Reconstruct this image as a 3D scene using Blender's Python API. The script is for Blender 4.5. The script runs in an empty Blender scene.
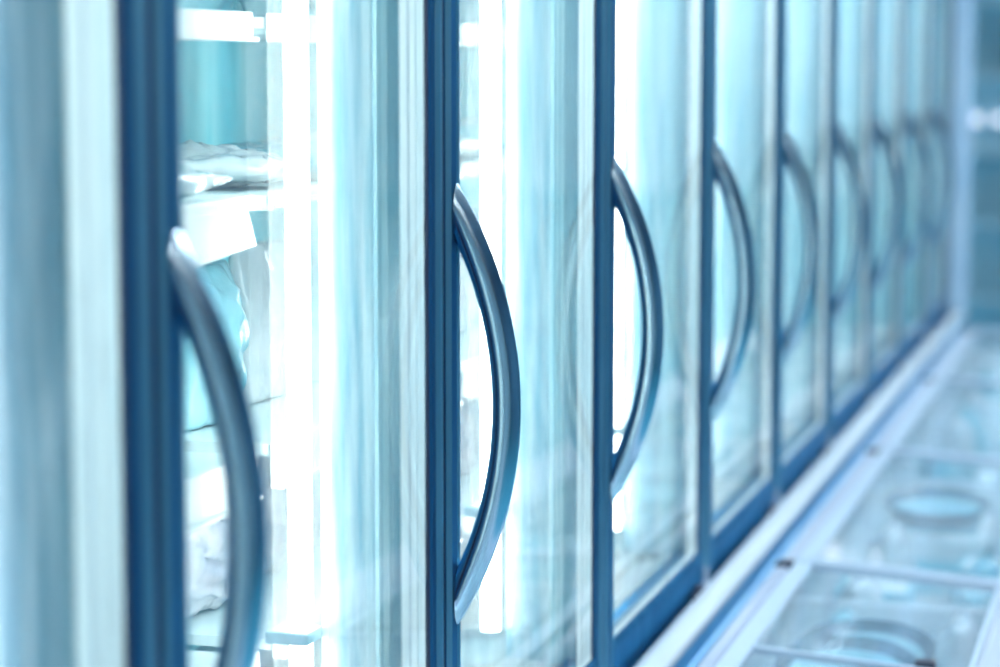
import bpy, bmesh, math, random
from mathutils import Vector, Matrix, noise

random.seed(7)
S = bpy.context.scene
COL = S.collection

# ------------------------------------------------------------------ materials
def nt(name):
    m = bpy.data.materials.new(name); m.use_nodes = True
    t = m.node_tree
    for n in list(t.nodes): t.nodes.remove(n)
    o = t.nodes.new('ShaderNodeOutputMaterial')
    return m, t, o

def noise_ramp(t, c1, c2, scale=4.0, stretch=(1, 1, 1), detail=4, lo=.35, hi=.65, dist=0.0):
    tc = t.nodes.new('ShaderNodeTexCoord'); mp = t.nodes.new('ShaderNodeMapping')
    mp.inputs['Scale'].default_value = stretch
    nz = t.nodes.new('ShaderNodeTexNoise'); nz.inputs['Scale'].default_value = scale
    nz.inputs['Detail'].default_value = detail; nz.inputs['Distortion'].default_value = dist
    r = t.nodes.new('ShaderNodeValToRGB')
    r.color_ramp.elements[0].position = lo; r.color_ramp.elements[0].color = (*c1, 1)
    r.color_ramp.elements[1].position = hi; r.color_ramp.elements[1].color = (*c2, 1)
    t.links.new(tc.outputs['Object'], mp.inputs[0]); t.links.new(mp.outputs[0], nz.inputs['Vector'])
    t.links.new(nz.outputs['Fac'], r.inputs[0])
    return r.outputs[0], nz.outputs['Fac']

def pbr(name, c1, c2=None, rough=.5, metal=0.0, scale=4, stretch=(1, 1, 1), bump=0.0, spec=.5, coat=0.0, lo=.35, hi=.65, edge=None):
    m, t, o = nt(name)
    b = t.nodes.new('ShaderNodeBsdfPrincipled')
    b.inputs['Roughness'].default_value = rough; b.inputs['Metallic'].default_value = metal
    b.inputs['Specular IOR Level'].default_value = spec
    b.inputs['Coat Weight'].default_value = coat
    if edge: b.inputs['Specular Tint'].default_value = (*edge, 1)
    col, fac = noise_ramp(t, c1, c2 or c1, scale, stretch, lo=lo, hi=hi)
    t.links.new(col, b.inputs['Base Color'])
    if bump:
        bp = t.nodes.new('ShaderNodeBump'); bp.inputs['Strength'].default_value = bump
        bp.inputs['Distance'].default_value = .01
        t.links.new(fac, bp.inputs['Height']); t.links.new(bp.outputs[0], b.inputs['Normal'])
    t.links.new(b.outputs[0], o.inputs[0])
    return m

def emit(name, c, s):
    m, t, o = nt(name)
    e = t.nodes.new('ShaderNodeEmission'); e.inputs[0].default_value = (*c, 1); e.inputs[1].default_value = s
    t.links.new(e.outputs[0], o.inputs[0])
    return m

def glass(name, tint, f0=.04, frost=.0, frost_col=(.75, .9, .95), scale=3, stretch=(1, 1, 1), rough=0.0, lo=.4, hi=.75, fmax=.34, dist=0.0):
    """clear pane: transmission and mirror image weighted by Fresnel, with patchy haze of condensation"""
    m, t, o = nt(name)
    g = t.nodes.new('ShaderNodeNewGeometry')
    d = t.nodes.new('ShaderNodeVectorMath'); d.operation = 'DOT_PRODUCT'
    t.links.new(g.outputs['Incoming'], d.inputs[0]); t.links.new(g.outputs['Normal'], d.inputs[1])
    def mt(op, a, b=None):
        n = t.nodes.new('ShaderNodeMath'); n.operation = op
        for i, v in enumerate((a, b)):
            if v is None: continue
            if isinstance(v, (int, float)): n.inputs[i].default_value = v
            else: t.links.new(v, n.inputs[i])
        return n.outputs[0]
    c = mt('ABSOLUTE', d.outputs['Value'])
    f = mt('MINIMUM', mt('ADD', mt('MULTIPLY', mt('POWER', mt('SUBTRACT', 1.0, c), 5.0), 1 - f0), f0), fmax)
    tr = t.nodes.new('ShaderNodeBsdfTransparent'); tr.inputs[0].default_value = (*tint, 1)
    gl = t.nodes.new('ShaderNodeBsdfGlossy'); gl.inputs['Roughness'].default_value = rough
    body = tr.outputs[0]
    if frost:
        df = t.nodes.new('ShaderNodeBsdfDiffuse'); df.inputs[0].default_value = (*frost_col, 1)
        tl = t.nodes.new('ShaderNodeBsdfTranslucent'); tl.inputs[0].default_value = (*frost_col, 1)
        ds = t.nodes.new('ShaderNodeMixShader'); ds.inputs[0].default_value = .5
        t.links.new(df.outputs[0], ds.inputs[1]); t.links.new(tl.outputs[0], ds.inputs[2])
        col, fac = noise_ramp(t, (0, 0, 0), (frost,) * 3, scale, stretch, detail=6, lo=lo, hi=hi, dist=dist)
        fm = t.nodes.new('ShaderNodeMixShader')
        t.links.new(col, fm.inputs[0]); t.links.new(body, fm.inputs[1]); t.links.new(ds.outputs[0], fm.inputs[2])
        body = fm.outputs[0]
    mx = t.nodes.new('ShaderNodeMixShader')
    t.links.new(f, mx.inputs[0]); t.links.new(body, mx.inputs[1]); t.links.new(gl.outputs[0], mx.inputs[2])
    t.links.new(mx.outputs[0], o.inputs[0])
    return m

def cover_mat(name, c, amt):
    m, t, o = nt(name)
    tr = t.nodes.new('ShaderNodeBsdfTransparent'); tl = t.nodes.new('ShaderNodeBsdfTranslucent'); tl.inputs[0].default_value = (*c, 1)
    mx = t.nodes.new('ShaderNodeMixShader'); mx.inputs[0].default_value = amt
    t.links.new(tr.outputs[0], mx.inputs[1]); t.links.new(tl.outputs[0], mx.inputs[2]); t.links.new(mx.outputs[0], o.inputs[0])
    return m

M = dict(
    cover=cover_mat('milky_lamp_cover', (.95, .98, .96), .09),  # milky sleeve imitates the overexposed halo around the tube
    stile=pbr('blue_steel', (.045, .19, .37), (.07, .26, .46), rough=.36, metal=.9, edge=(.24, .42, .58), scale=3, stretch=(8, 8, .3)),
    ridge=pbr('polished_blue_ridge', (.14, .38, .52), (.19, .44, .58), rough=.35, metal=.9, edge=(.20, .42, .60)),  # lighter steel: highlights of the stile facets put into the colour
    groove2=pbr('dark_blue_groove', (.012, .055, .15), rough=.4, metal=.3),  # darker steel: shade of the stile grooves put into the colour
    lampdim=emit('weak_lamp', (.85, .90, 1.0), 6.0),
    groove=pbr('navy_groove', (.006, .018, .055), rough=.6),
    gasket=pbr('navy_rubber', (.004, .012, .04), rough=.55),
    handle=pbr('satin_steel', (.58, .76, .84), (.66, .82, .88), rough=.17, metal=1.0, edge=(.45, .68, .82), scale=30, stretch=(1, 1, .2)),
    spacer=pbr('cream_edge_strip', (.72, .88, .87), (.85, .94, .90), rough=.9, spec=.1, scale=6, stretch=(20, 20, .4)),
    spacer_line=pbr('blue_strip_line', (.10, .24, .36), rough=.5),
    mullion=pbr('pale_aqua_plastic', (.14, .40, .54), (.58, .72, .78), rough=.4, scale=5, stretch=(14, 14, .9), lo=.3, hi=.7),
    trim=pbr('dark_teal_trim', (.12, .36, .48), (.34, .60, .70), rough=.4, scale=4, stretch=(4, 4, .8)),  # dark room reflection beside the edge strip, put in as colour
    inner=pbr('aqua_liner', (.10, .62, .75), (.42, .88, .93), rough=.5, scale=3, stretch=(1, 4, .8)),
    deck=pbr('grey_deck', (.36, .46, .48), rough=.5),
    shelf=pbr('white_shelf_metal', (.70, .84, .86), rough=.4),
    rail=pbr('white_price_rail', (.86, .92, .92), rough=.35),
    lamp=emit('lamp_white', (1.0, .99, .95), 24.0),
    clip=pbr('lamp_clip_plastic', (.42, .68, .76), rough=.4),
    ledge=pbr('pale_ledge_metal', (.42, .53, .61), (.50, .60, .67), rough=.30, metal=.2, scale=2, stretch=(3, .4, 3)),
    endblue=pbr('pale_blue_end', (.30, .50, .68), (.36, .56, .72), rough=.5),
    gutter=pbr('blue_gutter', (.07, .30, .55), (.12, .38, .62), rough=.35, metal=.3, scale=6),
    rim=pbr('lilac_white_rim', (.27, .34, .45), rough=.35),
    lidframe=pbr('pale_lid_frame', (.32, .43, .54), rough=.3),
    black=pbr('black_plastic', (.004, .012, .035), rough=.5),
    chestin=pbr('chest_liner', (.70, .82, .88), (.78, .88, .92), rough=.5),
    chestout=pbr('chest_panel', (.45, .60, .74), rough=.5),
    doorglass=glass('door_glass', (.93, .965, .96), f0=.075, frost=.30, scale=3.2, stretch=(1, 2.2, .7), lo=.47, hi=.78, dist=1.8),
    lidglass=glass('lid_glass', (.90, .95, .98), frost=.16, frost_col=(.80, .91, .98), scale=5, stretch=(1, 1, 1), lo=.20, hi=.62, fmax=.22),  # white haze painted over the lids to brighten them
    film=pbr('white_film', (.82, .90, .92), (.94, .95, .96), rough=.12, scale=8, coat=.8, bump=.25),
    film2=pbr('pale_blue_film', (.14, .54, .66), (.48, .80, .86), rough=.22, scale=6, coat=.4, bump=.2),
    film3=pbr('lilac_film', (.66, .70, .82), (.84, .80, .84), rough=.16, scale=26, coat=.6, bump=.9),
    carton=pbr('white_carton', (.82, .90, .90), rough=.5),
    carton2=pbr('aqua_carton', (.14, .46, .55), (.26, .58, .66), rough=.5, scale=7),
    carton3=pbr('teal_carton', (.05, .28, .38), (.09, .36, .46), rough=.5, scale=7),
    pinkc=pbr('pink_carton', (.70, .42, .52), (.80, .60, .66), rough=.5),
    card=pbr('white_card', (.90, .94, .90), rough=.5),
    crust=pbr('pale_teal_lid', (.26, .55, .64), (.34, .62, .70), rough=.35, scale=5),
    crustrim=pbr('dark_teal_rim', (.004, .07, .13), rough=.35),
    floor=pbr('blue_tile', (.04, .24, .36), (.07, .31, .44), rough=.25, scale=2),
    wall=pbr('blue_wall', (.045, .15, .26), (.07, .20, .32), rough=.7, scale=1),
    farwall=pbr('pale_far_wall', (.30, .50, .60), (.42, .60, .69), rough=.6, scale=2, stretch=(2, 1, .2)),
    dado=pbr('teal_wainscot', (.08, .36, .48), (.12, .42, .54), rough=.6, scale=2),  # for the added band that darkens low reflections
    ceil=pbr('ceiling_paint', (.10, .22, .32), rough=.8),
    panel=emit('ceiling_panel_light', (.90, .95, 1.0), 48.0),
    fixture=pbr('fixture_white', (.7, .8, .85), rough=.5),
    globe=emit('globe_light', (.72, .82, 1.0), 2.4),
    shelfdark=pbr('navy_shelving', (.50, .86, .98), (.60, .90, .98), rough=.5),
)

# ------------------------------------------------------------------ mesh helpers
def box(bm, a, b, bev=0.0, seg=2, mi=0):
    x0, y0, z0 = a; x1, y1, z1 = b
    r = bmesh.ops.create_cube(bm, size=1)
    vs = r['verts']
    bmesh.ops.scale(bm, vec=(x1 - x0, y1 - y0, z1 - z0), verts=vs)
    bmesh.ops.translate(bm, vec=((x0 + x1) / 2, (y0 + y1) / 2, (z0 + z1) / 2), verts=vs)
    fs = set(f for v in vs for f in v.link_faces)
    for f in fs: f.material_index = mi
    if bev:
        es = list(set(e for v in vs for e in v.link_edges))
        r2 = bmesh.ops.bevel(bm, geom=es, offset=bev, segments=seg, profile=.5, affect='EDGES')
        for f in r2['faces']: f.material_index = mi

def prism(bm, pts, axis, a, b, mi=0, edge_mi=None):
    """extrude a closed 2-D outline along an axis (0 x, 1 y, 2 z)"""
    def P(u, v, w):
        return {0: (w, u, v), 1: (u, w, v), 2: (u, v, w)}[axis]
    v0 = [bm.verts.new(P(u, v, a)) for u, v in pts]
    v1 = [bm.verts.new(P(u, v, b)) for u, v in pts]
    fs = [bm.faces.new(v0), bm.faces.new(list(reversed(v1)))]
    n = len(pts)
    for i in range(n):
        fs.append(bm.faces.new((v0[i], v1[i], v1[(i + 1) % n], v0[(i + 1) % n])))
    for f in fs: f.material_index = mi
    for k, v in (edge_mi or {}).items(): fs[2 + k].material_index = v

def cyl(bm, c, r, z0, z1, seg=20, mi=0):
    a = [bm.verts.new((c[0] + r * math.cos(2 * math.pi * i / seg), c[1] + r * math.sin(2 * math.pi * i / seg), z0)) for i in range(seg)]
    b = [bm.verts.new((v.co.x, v.co.y, z1)) for v in a]
    fs = [bm.faces.new(list(reversed(a))), bm.faces.new(b)]
    for i in range(seg):
        fs.append(bm.faces.new((a[i], a[(i + 1) % seg], b[(i + 1) % seg], b[i])))
    for f in fs: f.material_index = mi

def lathe(bm, prof, seg=48, mis=None):
    rings = []
    for r, z in prof:
        if r < 1e-6: rings.append([bm.verts.new((0, 0, z))])
        else: rings.append([bm.verts.new((r * math.cos(2 * math.pi * i / seg), r * math.sin(2 * math.pi * i / seg), z)) for i in range(seg)])
    for k in range(len(rings) - 1):
        A, B = rings[k], rings[k + 1]
        for i in range(seg):
            j = (i + 1) % seg
            if len(A) == 1: f = bm.faces.new((A[0], B[j], B[i]))
            elif len(B) == 1: f = bm.faces.new((A[i], A[j], B[0]))
            else: f = bm.faces.new((A[i], A[j], B[j], B[i]))
            if mis: f.material_index = mis[k]

def mesh(name, bm, mats, smooth=False, angle=None):
    bmesh.ops.recalc_face_normals(bm, faces=bm.faces[:])
    me = bpy.data.meshes.new(name); bm.to_mesh(me); bm.free()
    for m in (mats if isinstance(mats, (list, tuple)) else [mats]): me.materials.append(m)
    if smooth:
        for p in me.polygons: p.use_smooth = True
        if angle: 
            try: me.set_sharp_from_angle(angle=math.radians(angle))
            except Exception: pass
    return me

def obj(name, me, parent=None, loc=(0, 0, 0), rot=(0, 0, 0)):
    o = bpy.data.objects.new(name, me); COL.objects.link(o)
    o.location = loc; o.rotation_euler = rot
    if parent: o.parent = parent
    return o

def tag(o, label, cat, group=None, kind=None):
    if label: o['label'] = label
    if cat: o['category'] = cat
    if group: o['group'] = group
    if kind: o['kind'] = kind
    return o

def thing(name, label, cat, loc=(0, 0, 0), group=None):
    return tag(obj(name, None, None, loc), label, cat, group)

def struct(name, bm, m):
    o = obj(name, mesh(name, bm, m)); o['kind'] = 'structure'
    return o

# ------------------------------------------------------------------ layout
PITCH = .75
YG = lambda k: 1.624 + PITCH * k            # start of the dark gasket at the far end of door k-1
YB = lambda k: YG(k) + .060                 # joint between two doors
ZB, ZT = .888, 2.10                         # door leaf bottom and top
J0, J1 = -1, 8                              # first and last door
ORD = ['nearest', 'second', 'third', 'fourth', 'fifth', 'sixth', 'seventh', 'eighth', 'ninth', 'last']

# ------------------------------------------------------------------ the room
bm = bmesh.new(); box(bm, (-3.2, -3.0, -.10), (5.2, 16.0, 0)); struct('floor', bm, M['floor'])
bm = bmesh.new(); box(bm, (-3.2, -3.0, 3.3), (5.2, 16.0, 3.4)); struct('ceiling', bm, M['ceil'])
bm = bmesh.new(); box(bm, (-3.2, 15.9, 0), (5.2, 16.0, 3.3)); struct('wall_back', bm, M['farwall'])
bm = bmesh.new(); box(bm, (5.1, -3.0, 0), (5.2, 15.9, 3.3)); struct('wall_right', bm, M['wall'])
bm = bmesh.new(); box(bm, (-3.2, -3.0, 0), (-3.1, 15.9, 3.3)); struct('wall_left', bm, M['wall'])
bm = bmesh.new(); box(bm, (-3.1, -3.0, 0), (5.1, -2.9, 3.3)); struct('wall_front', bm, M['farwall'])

bm = bmesh.new(); box(bm, (-3.1, 15.87, 0), (5.1, 15.9, .86)); box(bm, (-3.1, 15.86, .86), (5.1, 15.9, .89)); struct('trim_1', bm, M['dado'])  # unseen darker band added to deepen reflections low in the door glass

# ------------------------------------------------------------------ upright freezers
L = PITCH                                    # unit local frame: y 0 .. PITCH from joint to joint
# cabinet shell of one unit
bm = bmesh.new()
box(bm, (-.60, 0, .10), (-.56, L, 2.22))                     # back
box(bm, (-.56, 0, .90), (-.03, L, .94), mi=1)                      # deck
box(bm, (-.56, 0, 2.08), (-.03, L, 2.12))                    # top liner
box(bm, (-.56, 0, 2.12), (.0, L, 2.40))                 # canopy
box(bm, (-.56, 0, .0), (.012, L, .858))                      # plinth
me_shell = mesh('cabinet_shell', bm, [M['inner'], M['deck']])
# mullion post at the far joint
bm = bmesh.new()
prism(bm, [(-.0645, 0), (-.0645, -.034), (-.105, -.026), (-.130, -.020), (-.130, 0)], 2, .94, 2.08)
me_mull = mesh('post', bm, M['mullion'])
bm = bmesh.new()
prism(bm, [(-.0645, 0), (-.0645, .034), (-.105, .026), (-.130, .020), (-.130, 0)], 2, .94, 2.08)
me_mull2 = mesh('post', bm, M['mullion'])
bm = bmesh.new(); prism(bm, [(-.026, .0), (-.026, -.032), (-.029, -.036), (-.060, -.037), (-.0643, -.035), (-.0643, 0)], 2, .94, 2.08)  # post front section carrying the painted dark reflection
me_trim = mesh('front_trim', bm, M['trim'])
bm = bmesh.new(); prism(bm, [(-.026, .0), (-.026, .032), (-.029, .036), (-.060, .037), (-.0643, .035), (-.0643, 0)], 2, .94, 2.08)
me_trim2 = mesh('front_trim', bm, M['trim'])
# lamp tube behind the post
bm = bmesh.new(); cyl(bm, (0, 0), .0125, .98, 2.06)
me_lamp = mesh('lamp_tube', bm, M['lamp'], True, 40)
bm = bmesh.new(); cyl(bm, (0, 0), .0125, .98, 2.06)
me_lamp_off = mesh('lamp_tube', bm, M['lampdim'], True, 40)
bm = bmesh.new()  # open sleeve added around the tube to imitate its glow
pts = [(.030 * math.cos(t), .030 * math.sin(t)) for t in [math.radians(d) for d in range(-150, 151, 10)]]
for i in range(len(pts) - 1):
    (xa, ya), (xb, yb) = pts[i], pts[i + 1]
    v = [bm.verts.new(p) for p in ((xa, ya, .985), (xb, yb, .985), (xb, yb, 2.055), (xa, ya, 2.055))]; bm.faces.new(v)
bmesh.ops.remove_doubles(bm, verts=bm.verts, dist=1e-5)
me_cover = mesh('lamp_cover', bm, M['cover'], True)
bm = bmesh.new()
box(bm, (-.030, -.031, -.007), (.019, .014, .007), .003)
me_clip = mesh('lamp_clip', bm, M['clip'])
# shelves: level, rail height
SHELVES = [(1.796, .026), (1.606, .010), (1.336, .048), (1.120, .020)]
me_shelf, me_rail = [], []
for z, h in SHELVES:
    bm = bmesh.new()
    box(bm, (-.555, .035, z - .012), (-.205, L - .035, z))
    for i in range(12):
        y = .06 + i * .057
        box(bm, (-.55, y, z - .018), (-.21, y + .008, z - .012))
    me_shelf.append(mesh('shelf', bm, M['shelf']))
    bm = bmesh.new()
    box(bm, (-.206, .03, z - h), (-.196, L - .03, z + .004), .002)
    box(bm, (-.196, .03, z - h), (-.190, L - .03, z - h + .004))
    me_rail.append(mesh('price_rail', bm, M['rail']))
# door leaf: y measured from the joint.  handle stile .003-.048, glass .048-.690, gasket, hinge stile .702-.747
g0, g1 = .048, PITCH - .060
bm = bmesh.new()
hs = [(-.022, .008), (.000, .008), (.0055, .012), (.0055, .030), (.002, .032), (.006, .036), (.006, .041), (.002, .043), (.002, .0465), (0, .048), (-.022, .048)]
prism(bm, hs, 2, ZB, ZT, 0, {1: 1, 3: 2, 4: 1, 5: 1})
a = g1 + .012
hg = [(-.022, a), (-.001, a), (.001, a + .003), (.001, a + .016), (.006, a + .020), (.006, a + .026), (.003, a + .029), (.003, a + .037), (0, a + .039), (-.022, a + .039)]
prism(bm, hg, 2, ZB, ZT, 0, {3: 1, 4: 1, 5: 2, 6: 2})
rl = [(-.038, ZB + .002), (.004, ZB + .002), (.006, ZB + .004), (.006, ZB + .057), (.002, ZB + .063), (-.038, ZB + .063)]
prism(bm, rl, 1, .048, g1 + .012)
rt = [(-.038, ZT), (.004, ZT), (.004, ZT - .06), (0, ZT - .066), (-.038, ZT - .066)]
prism(bm, rt, 1, .048, g1 + .012)
me_door = mesh('door', bm, [M['stile'], M['ridge'], M['groove2']])
# dark gasket
bm = bmesh.new()
box(bm, (-.020, g1, ZB + .063), (-.0012, g1 + .0115, ZT - .066))
me_gask = mesh('gasket', bm, M['gasket'])
bm = bmesh.new(); box(bm, (-.012, .0, ZB), (-.0015, .0078, ZT))
me_seal = mesh('joint_seal', bm, M['gasket'])
bm = bmesh.new(); box(bm, (-.012, L - .0088, ZB), (-.0015, L - .0002, ZT))
me_seal2 = mesh('joint_seal', bm, M['gasket'])
# insulated glass
bm = bmesh.new(); box(bm, (-.022, g0 + .0005, ZB + .0635), (-.001, g1 - .0005, ZT - .0665))
me_glass = mesh('glass_pane', bm, M['doorglass'])
# pale edge strip inside the glass unit
bm = bmesh.new()
def strip(y0, y1, mi=0, x=-.0022): box(bm, (x - .0012, y0, ZB + .066), (x, y1, ZT - .069), mi=mi)
w = .078; e = g1 - .001
strip(e - w, e - w + .024); strip(e - w + .024, e - w + .029, 1, -.0032); strip(e - w + .029, e - w + .050)
strip(e - w + .050, e - w + .053, 1, -.0032); strip(e - w + .053, e)
strip(g0 + .001, g0 + .005); strip(g0 + .005, g0 + .016, 0, -.0032)
box(bm, (-.010, g0 + .017, ZB + .066), (-.0022, e - w - .001, ZB + .074))
box(bm, (-.010, g0 + .017, ZB + .074), (-.0032, e - w - .001, ZB + .078), mi=1)
me_strip = mesh('edge_strip', bm, [M['spacer'], M['spacer_line']])
# bow handle, ends cut flush with the stile
bm = bmesh.new()
Rc, cx, cz, r = .4215, -.3615, 1.3865, .0155
rings = []
N, SG = 64, 24
for i in range(N + 1):
    t = math.radians(-42 + 84 * i / N)
    ux, uz = math.cos(t), math.sin(t)
    ring = []
    for j in range(SG):
        p = 2 * math.pi * j / SG
        rr = r * math.cos(p)
        ring.append(bm.verts.new((cx + (Rc + rr) * ux, .030 + r * .95 * math.sin(p), cz + (Rc + rr) * uz)))
    rings.append(ring)
for i in range(N):
    for j in range(SG):
        bm.faces.new((rings[i][j], rings[i][(j + 1) % SG], rings[i + 1][(j + 1) % SG], rings[i + 1][j]))
bm.faces.new(rings[0]); bm.faces.new(list(reversed(rings[-1])))
res = bmesh.ops.bisect_plane(bm, geom=bm.verts[:] + bm.edges[:] + bm.faces[:], plane_co=(.0065, 0, 0), plane_no=(1, 0, 0), clear_inner=True)
ed = [g for g in res['geom_cut'] if isinstance(g, bmesh.types.BMEdge)]
bmesh.ops.holes_fill(bm, edges=ed, sides=0)
me_handle = mesh('handle', bm, M['handle'], True, 35)
# lower hinge under the far corner of the leaf
bm = bmesh.new()
box(bm, (.0062, PITCH - .150, .889), (.0155, PITCH - .070, .904), .003)
box(bm, (.0062, PITCH - .125, .8895), (.0160, PITCH - .105, .910), .003)
me_hinge = mesh('hinge', bm, M['black'])
bm = bmesh.new()
box(bm, (.0062, PITCH - .056, .8885), (.0150, PITCH - .030, .902), .003)
cyl(bm, (.0105, PITCH - .043), .0045, .901, .925)
me_pin = mesh('hinge_pin', bm, M['lidframe'])
units = []
for j in range(J0, J1 + 1):
    i = j - J0
    if i == 0: lab = 'upright glass freezer closest to the camera, cut by the picture edge, handle out of view'
    elif j == J1: lab = 'last upright glass freezer at the far end of the row, beside the pale end panel'
    else: lab = '%s upright freezer from the near end, blue frame, clear door with bow handle' % ORD[i]
    u = thing('upright_freezer', lab, 'freezer', (0, YB(j), 0), 'upright freezers in the row')
    units.append(u)
    obj('cabinet_shell', me_shell, u)
    pa = obj('post', me_mull, u, (0, L, 0)); obj('front_trim', me_trim, pa)
    pb = obj('post', me_mull2, u); obj('front_trim', me_trim2, pb)
    lp = obj('lamp_tube', me_lamp if j > J0 else me_lamp_off, u, (-.149, L - .032, 0))
    obj('lamp_clip', me_clip, lp, (0, 0, 1.146)); obj('lamp_clip', me_clip, lp, (0, 0, 1.985))
    obj('lamp_cover', me_cover, lp)
    for q in range(len(SHELVES)):
        s = obj('shelf', me_shelf[q], u)
        obj('price_rail', me_rail[q], s)
    d = obj('door', me_door, u)
    obj('glass_pane', me_glass, d); obj('edge_strip', me_strip, d); obj('gasket', me_gask, d); obj('joint_seal', me_seal, d); obj('joint_seal', me_seal2, d)
    h = obj('handle', me_handle, d)
    obj('hinge', me_hinge, d); obj('hinge_pin', me_pin, d)

# end panel of the row
ye = YB(J1 + 1)
bm = bmesh.new()
box(bm, (-.60, ye + .004, .0), (.062, ye + .05, 2.40), .006)
box(bm, (.062, ye + .012, .95), (.068, ye + .042, 2.3), .002)
tag(obj('end_panel', mesh('end_panel', bm, M['endblue'])), 'pale blue upright end panel closing the far end of the freezer row', 'panel')

# pale ledge rail running under all doors, with the blue channel beside it
y0, y1 = YB(J0), ye
bm = bmesh.new()
prism(bm, [(.0165, .888), (.0165, .899), (.020, .904), (.030, .907), (.046, .906), (.056, .902), (.060, .897), (.060, .888)], 1, y0, y1)
prism(bm, [(.0165, .800), (.058, .800), (.058, .846), (.064, .850), (.064, .853), (.058, .858), (.058, .8879), (.0165, .8879)], 1, y0, y1, 1)
tag(obj('ledge_rail', mesh('ledge_rail', bm, [M['ledge'], M['gutter']], True, 25)), 'long pale metal ledge running along under the freezer doors', 'rail')

# ------------------------------------------------------------------ chest freezers
CP = 1.25; CY0 = 2.83 - 2 * CP
ZL = lambda x: .905 - .070 * (x - .11)        # lid surface slopes to the aisle
def sl(bm, x0, x1, ya, yb, t0, t1, mi=0, bev=.0):
    """slab lying in the sloped lid plane between offsets t0 and t1"""
    pts = [(x0, ZL(x0) + t0), (x1, ZL(x1) + t0), (x1, ZL(x1) + t1), (x0, ZL(x0) + t1)]
    prism(bm, pts, 1, ya, yb, mi)
XR = .478
bm = bmesh.new()
box(bm, (.082, 0, .0), (.112, CP, .84)); box(bm, (.112, 0, .0), (.60, CP, .14))
box(bm, (.53, 0, .14), (.60, CP, .852)); box(bm, (.112, 0, .14), (.53, .02, .84)); box(bm, (.112, CP - .02, .14), (.53, CP, .84)); box(bm, (.112, .02, .60), (.53, CP - .02, .66))
me_cbody = mesh('chest_body', bm, M['chestin'])
bm = bmesh.new()
prism(bm, [(.094, .85), (.094, .888), (.100, .898), (.106, .902), (.120, .902), (.124, .896), (.133, .894), (.133, .85)], 1, 0, CP)
prism(bm, [(XR, .845), (XR, ZL(XR) + .004), (XR + .01, ZL(XR) + .010), (.585, ZL(XR) + .004), (.612, ZL(XR) - .012), (.612, .80), (.60, .80), (.60, .845)], 1, 0, CP)
me_crim = mesh('rim', bm, M['rim'])
bm = bmesh.new(); box(bm, (.600, .0, .10), (.610, CP, .80)); box(bm, (.61, .0, .66), (.625, CP, .70), .006)
me_cfront = mesh('front_panel', bm, M['chestout'])
bm = bmesh.new(); box(bm, (.076, 0, .80), (.0775, CP, .865)); box(bm, (.074, 0, .79), (.112, CP, .80))
me_chan = mesh('channel', bm, M['gutter'])
# lid: glass in a pale frame
bm = bmesh.new()
sl(bm, .134, .162, .022, CP - .022, -.006, .006); sl(bm, XR - .010, XR - .001, .022, CP - .022, -.006, .006)
sl(bm, .134, XR - .001, .004, .0218, -.006, .008); sl(bm, .134, XR - .001, CP - .0218, CP - .004, -.006, .008)
me_lid = mesh('lid', bm, M['lidframe'])
bm = bmesh.new(); sl(bm, .1622, XR - .0102, CP / 2 - .005, CP / 2 + .005, -.005, .005)
me_bar = mesh('lid_bar', bm, M['lidframe'])
bm = bmesh.new(); sl(bm, .1622, XR - .0102, .022, CP - .022, -.003, .002)
me_lg = mesh('lid_glass', bm, M['lidglass'])
bm = bmesh.new(); sl(bm, .1622, XR - .0102, .022, CP / 2 - .0052, -.003, .002); sl(bm, .1622, XR - .0102, CP / 2 + .0052, CP - .022, -.003, .002)
me_lg2 = mesh('lid_glass', bm, M['lidglass'])
bm = bmesh.new()
box(bm, (.100, CP - .036, .872), (.136, CP - .001, .909), .005)
me_stop = mesh('corner_stop', bm, M['black'])
bm = bmesh.new(); box(bm, (XR - .085, CP / 2 + .004, ZL(XR) + .002), (XR - .055, CP / 2 + .030, ZL(XR) + .018), .004)
me_grip = mesh('lid_grip', bm, M['black'])
NC = 7
for n in range(NC):
    yb = CY0 + n * CP
    if yb + CP > ye + .4: break
    lab = {0: 'chest freezer right beside the camera position, outside the picture', 1: 'chest freezer just below the picture edge'}.get(
        n, '%s low chest freezer with glass lid visible along the aisle, counted from the near end' % ORD[n - 2] if n > 2 else
        'nearest low chest freezer with round packs under its glass lid at the bottom edge')
    c = thing('chest_freezer', lab, 'chest freezer', (0, yb, 0), 'low chest freezers in front of the doors')
    obj('chest_body', me_cbody, c); obj('rim', me_crim, c); obj('front_panel', me_cfront, c); obj('channel', me_chan, c)
    ld = obj('lid', me_lid, c); obj('lid_glass', me_lg2 if n == 2 else me_lg, ld)
    if n == 2: obj('lid_bar', me_bar, ld); obj('lid_grip', me_grip, ld)
    obj('corner_stop', me_stop, c)

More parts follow.
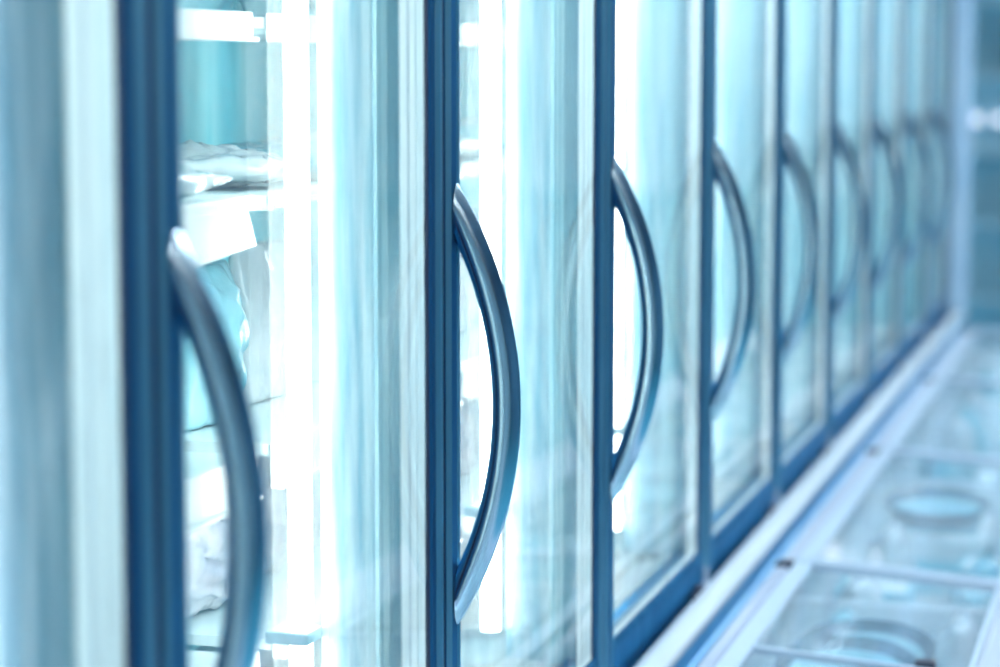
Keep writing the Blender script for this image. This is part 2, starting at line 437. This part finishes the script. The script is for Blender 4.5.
# ------------------------------------------------------------------ frozen goods
def bag_mesh(w, d, h, seed, crumple=.012, mat=None):
    """pillow bag standing up: w along y, d along x, h up, sealed top and bottom"""
    bm = bmesh.new(); nu, nv = 22, 24
    def P(s, u, v):
        a = math.sin(math.pi * u) ** .55 * math.sin(math.pi * (.04 + .92 * v)) ** .5
        p = Vector((s * d / 2 * a, (u - .5) * w * (1 - .06 * math.sin(math.pi * v)), v * h))
        k = noise.noise_vector(Vector((u * 5 + seed, v * 6, s * 3 + seed))) * crumple * a
        k2 = noise.noise_vector(Vector((u * 13 + seed, v * 15, s * 3 + seed))) * crumple * .6 * a
        return p + k + k2
    g = {}
    for s in (1, -1):
        for i in range(nu + 1):
            for q in range(nv + 1):
                edge = i in (0, nu)
                if s == -1 and edge: g[(s, i, q)] = g[(1, i, q)]; continue
                g[(s, i, q)] = bm.verts.new(P(s, i / nu, q / nv))
    for s in (1, -1):
        for i in range(nu):
            for q in range(nv):
                f = [g[(s, i, q)], g[(s, i + 1, q)], g[(s, i + 1, q + 1)], g[(s, i, q + 1)]]
                bm.faces.new(f if s == 1 else list(reversed(f)))
    for q in (0, nv):
        for i in range(nu):
            f = [g[(1, i, q)], g[(1, i + 1, q)], g[(-1, i + 1, q)], g[(-1, i, q)]]
            f = list(dict.fromkeys(f))
            if len(f) > 2:
                try: bm.faces.new(f)
                except ValueError: pass
    z = min(v.co.z for v in bm.verts)
    for v in bm.verts: v.co.z -= z
    return mesh('frozen_bag', bm, mat, True)

def carton_mesh(dx, dy, dz, m1, m2):
    bm = bmesh.new()
    box(bm, (-dx / 2, -dy / 2, 0), (dx / 2, dy / 2, dz), .004)
    box(bm, (dx / 2 - .0005, -dy * .38, dz * .2), (dx / 2 + .0008, dy * .38, dz * .75), mi=1)
    box(bm, (-dx * .36, -dy / 2 - .0008, dz * .25), (dx * .36, -dy / 2 + .0005, dz * .7), mi=1)
    box(bm, (-dx * .4, -dy * .4, dz - .0005), (dx * .4, dy * .4, dz + .0008), mi=1)
    return mesh('frozen_carton', bm, [m1, m2])

bags = {
    'white': bag_mesh(.17, .09, .19, 1, mat=M['film']),
    'pale blue': bag_mesh(.16, .10, .18, 5, mat=M['film2']),
    'lilac': bag_mesh(.17, .10, .150, 9, crumple=.022, mat=M['film3']),
}
flat = {'white': bag_mesh(.19, .045, .20, 14, crumple=.010, mat=M['film']),
        'pale blue': bag_mesh(.18, .045, .20, 17, crumple=.010, mat=M['film2'])}
cart = {
    'white': carton_mesh(.13, .17, .12, M['carton'], M['carton2']),
    'aqua': carton_mesh(.14, .16, .13, M['carton2'], M['carton']),
    'teal': carton_mesh(.14, .16, .14, M['carton3'], M['carton2']),
}
LEV = {0: 'top', 1: 'second', 2: 'third', 3: 'lowest'}
def goods(j):
    i = j - J0
    for q, (z, h) in enumerate(SHELVES):
        y = .16
        slot = 0
        for slot in range(3):
            y = .16 + slot * .215
            kind = random.choice(['bag', 'carton', 'bag'])
            where = ['near end', 'middle', 'far end'][slot]
            tail = '%s of %s shelf, %s freezer' % (where, LEV[q], ORD[i])
            if q == 3: kind, c = 'bag', 'lilac'
            elif q == 1: kind, c = 'flat', ['white', 'pale blue', 'white'][slot]
            elif q == 0: kind, c = 'bag', 'pale blue'
            else: kind, c = 'bag', ['pale blue', 'white', 'pale blue'][slot]
            x = -.33 + random.uniform(-.02, .02)
            if kind == 'carton':
                o = obj('frozen_carton', cart[c], None, (x, YB(j) + y, z + .0005), (0, 0, random.uniform(-.05, .05)))
                tag(o, '%s food carton at %s' % (c, tail), 'carton', 'frozen food cartons on freezer shelves')
            elif kind == 'flat':
                o = obj('frozen_bag', flat[c], None, (x - .09, YB(j) + y, z + .024), (0, math.pi / 2, random.uniform(-.1, .1)))
                tag(o, '%s film bag lying flat, %s' % (c, tail), 'bag', 'frozen food bags on freezer shelves')
            else:
                o = obj('frozen_bag', bags[c], None, (x, YB(j) + y, z + .001), (0, 0, random.uniform(-.08, .08)))
                tag(o, '%s crinkled film bag standing at %s' % (c, tail), 'bag', 'frozen food bags on freezer shelves')
for j in range(J0, 3): goods(j)

# white card hanging below the second shelf rail of the third freezer
def shelf_card(y0, y1, z0, z1, label, skew=0.0):
    bm = bmesh.new()
    prism(bm, [(y0, z0), (y1, z0 + skew), (y1 - .03, z1), (y0, z1)], 0, -.1955, -.1930)
    o = obj('price_card', mesh('price_card', bm, M['card']))
    tag(o, label, 'card')
shelf_card(YB(1) - .235, YB(1) - .036, 1.546, 1.606, 'white price card hanging from the second shelf behind the second handle', .012)

# round packs and cartons inside the chest freezers
bm = bmesh.new()
lathe(bm, [(0, 0), (.075, 0), (.088, .006), (.104, .024), (.106, .027), (.104, .029), (.100, .028), (.088, .014), (.074, .007), (0, .007)], 64, [0, 0, 1, 1, 1, 1, 1, 0, 0])
me_disc = mesh('round_pack', bm, [M['crust'], M['crustrim']], True, 50)
def disc(x, y, z, tilt, label):
    o = obj('round_pack', me_disc, None, (x, y, z), (tilt, 0, 0))
    tag(o, label, 'food pack', 'round packs under the chest freezer lids')
disc(.300, 3.665, .840, .16, 'round teal pack under the nearest glass lid, farther of the overlapping pair')
disc(.290, 3.522, .845, .17, 'round teal pack under the nearest glass lid, nearer of the overlapping pair')
disc(.290, 4.945, .836, .10, 'round teal pack lying alone under the second glass lid')
cart['base'] = carton_mesh(.20, .27, .157, M['carton'], M['film2'])
for y, lab in ((3.60, 'large white carton under the overlapping round packs in the nearest chest freezer'), (4.945, 'large white carton under the single round pack in the second chest freezer')):
    tag(obj('frozen_carton', cart['base'], None, (.295, y, .661)), lab, 'carton', 'cartons inside the chest freezers')
def cc(name, c, x, y, z, rot, label):
    o = obj('frozen_carton', cart[c], None, (x, y, z), (0, 0, rot)); tag(o, label, 'carton', 'cartons inside the chest freezers')
def cb(c, x, y, z, rot, label, lay=False):
    o = obj('frozen_bag', bags[c], None, (x, y, z), (0, 0, rot)); tag(o, label, 'bag', 'bags inside the chest freezers')
ROWS = ['nearest', 'second', 'third', 'fourth', 'farthest']
PLAN = {2: 'WP WA .. .. BW', 3: 'WB AB WA .. ..', 4: 'AB BW AB WA BA', 5: 'WB AW BA WB AW'}
for n, nm in ((2, 'nearest'), (3, 'second'), (4, 'third'), (5, 'fourth')):
    yb = CY0 + n * CP
    for r, row in enumerate(PLAN[n].split()):
        for sd, ch in enumerate(row):
            if ch == '.': continue
            x = .225 + sd * .195; y = yb + .135 + r * .245
            spot = '%s side of the %s row, %s chest freezer' % (['inner', 'aisle'][sd], ROWS[r], nm)
            rz = random.uniform(-.06, .06)
            if ch == 'W': cb('white', x, y, .661, rz + .05, 'white film bag on the ' + spot)
            elif ch == 'B': cb('pale blue', x, y, .661, rz, 'pale blue film bag on the ' + spot)
            elif ch == 'P': cc('c', 'white', x, y, .661, rz, 'white carton on the ' + spot)
            else: cc('c', 'aqua', x, y, .661, rz, 'aqua carton on the ' + spot)

# ------------------------------------------------------------------ lights of the place and an added wall wash
def panel(x, y, sx, sy, label):
    t = thing('ceiling_light', label, 'light', (x, y, 3.3), 'ceiling lights over the aisle')
    bm = bmesh.new()
    box(bm, (-sx / 2 - .02, -sy / 2 - .02, -.05), (sx / 2 + .02, -sy / 2, 0)); box(bm, (-sx / 2 - .02, sy / 2, -.05), (sx / 2 + .02, sy / 2 + .02, 0))
    box(bm, (-sx / 2 - .02, -sy / 2, -.05), (-sx / 2, sy / 2, 0)); box(bm, (sx / 2, -sy / 2, -.05), (sx / 2 + .02, sy / 2, 0))
    obj('housing', mesh('housing', bm, M['fixture']), t)
    bm = bmesh.new(); box(bm, (-sx / 2, -sy / 2, -.035), (sx / 2, sy / 2, -.02))
    obj('diffuser', mesh('diffuser', bm, M['panel']), t)
for q, y in enumerate((.5, 3.5, 6.5, 12.8)):
    panel(1.3, y, .5, 1.5, '%s ceiling light panel along the aisle' % ORD[q])

panel(1.5, 14.9, 1.8, .5, 'wide ceiling light panel close to the far wall')  # unseen lamp added to brighten the wall mirrored in the far panes

# far end of the shop
bm = bmesh.new()
for x in (-2.4, -1.2, -.06): box(bm, (x, 13.2, 0), (x + .06, 13.6, 2.5))
for z in (.05, .45, .85, 1.25, 1.65, 2.05, 2.45): box(bm, (-2.34, 13.2, z), (-.06, 13.6, z + .04))
box(bm, (-2.34, 13.42, 0), (-.06, 13.6, 2.5))
tag(obj('shelving_unit', mesh('shelving_unit', bm, M['shelfdark'])), 'dark blurred shelving unit standing beyond the freezer row', 'shelf')
def globe(x, label):
    t = thing('globe_lamp', label, 'lamp', (x, 13.3, 1.2905), 'round lamps at the far end')
    bm = bmesh.new(); bmesh.ops.create_uvsphere(bm, u_segments=24, v_segments=16, radius=.026, matrix=Matrix.Translation((0, 0, .15)))
    obj('globe', mesh('globe', bm, M['globe'], True), t)
    bm = bmesh.new(); cyl(bm, (0, 0), .035, 0, .01); cyl(bm, (0, 0), .006, .01, .126)
    obj('stand', mesh('stand', bm, M['fixture']), t)
globe(-.292, 'left of the two small round lamps glowing beyond the freezer row')
globe(-.172, 'right of the two small round lamps glowing beyond the freezer row')

# ------------------------------------------------------------------ world, camera
w = bpy.data.worlds.new('world'); S.world = w; w.use_nodes = True
w.node_tree.nodes['Background'].inputs[0].default_value = (.2, .5, .8, 1)
w.node_tree.nodes['Background'].inputs[1].default_value = .3

F = 2450.0
cam = bpy.data.cameras.new('camera'); co = bpy.data.objects.new('camera', cam); COL.objects.link(co)
cam.sensor_width = 36; cam.lens = F / 1000 * 36
co.location = (.7285, 0, 1.75)
co.rotation_euler = (math.radians(90 - 6.358), 0, math.radians(15.335))
cam.dof.use_dof = True; cam.dof.focus_distance = 2.75; cam.dof.aperture_fstop = 2.7
cam.clip_start = .05
S.camera = co
S.view_settings.view_transform = 'Standard'; S.view_settings.look = 'None'
S.view_settings.gamma = 1; S.view_settings.use_curve_mapping = False
S.view_settings.exposure = 0.0
S.cycles.use_denoising = True
S.cycles.max_bounces = 12; S.cycles.transparent_max_bounces = 24
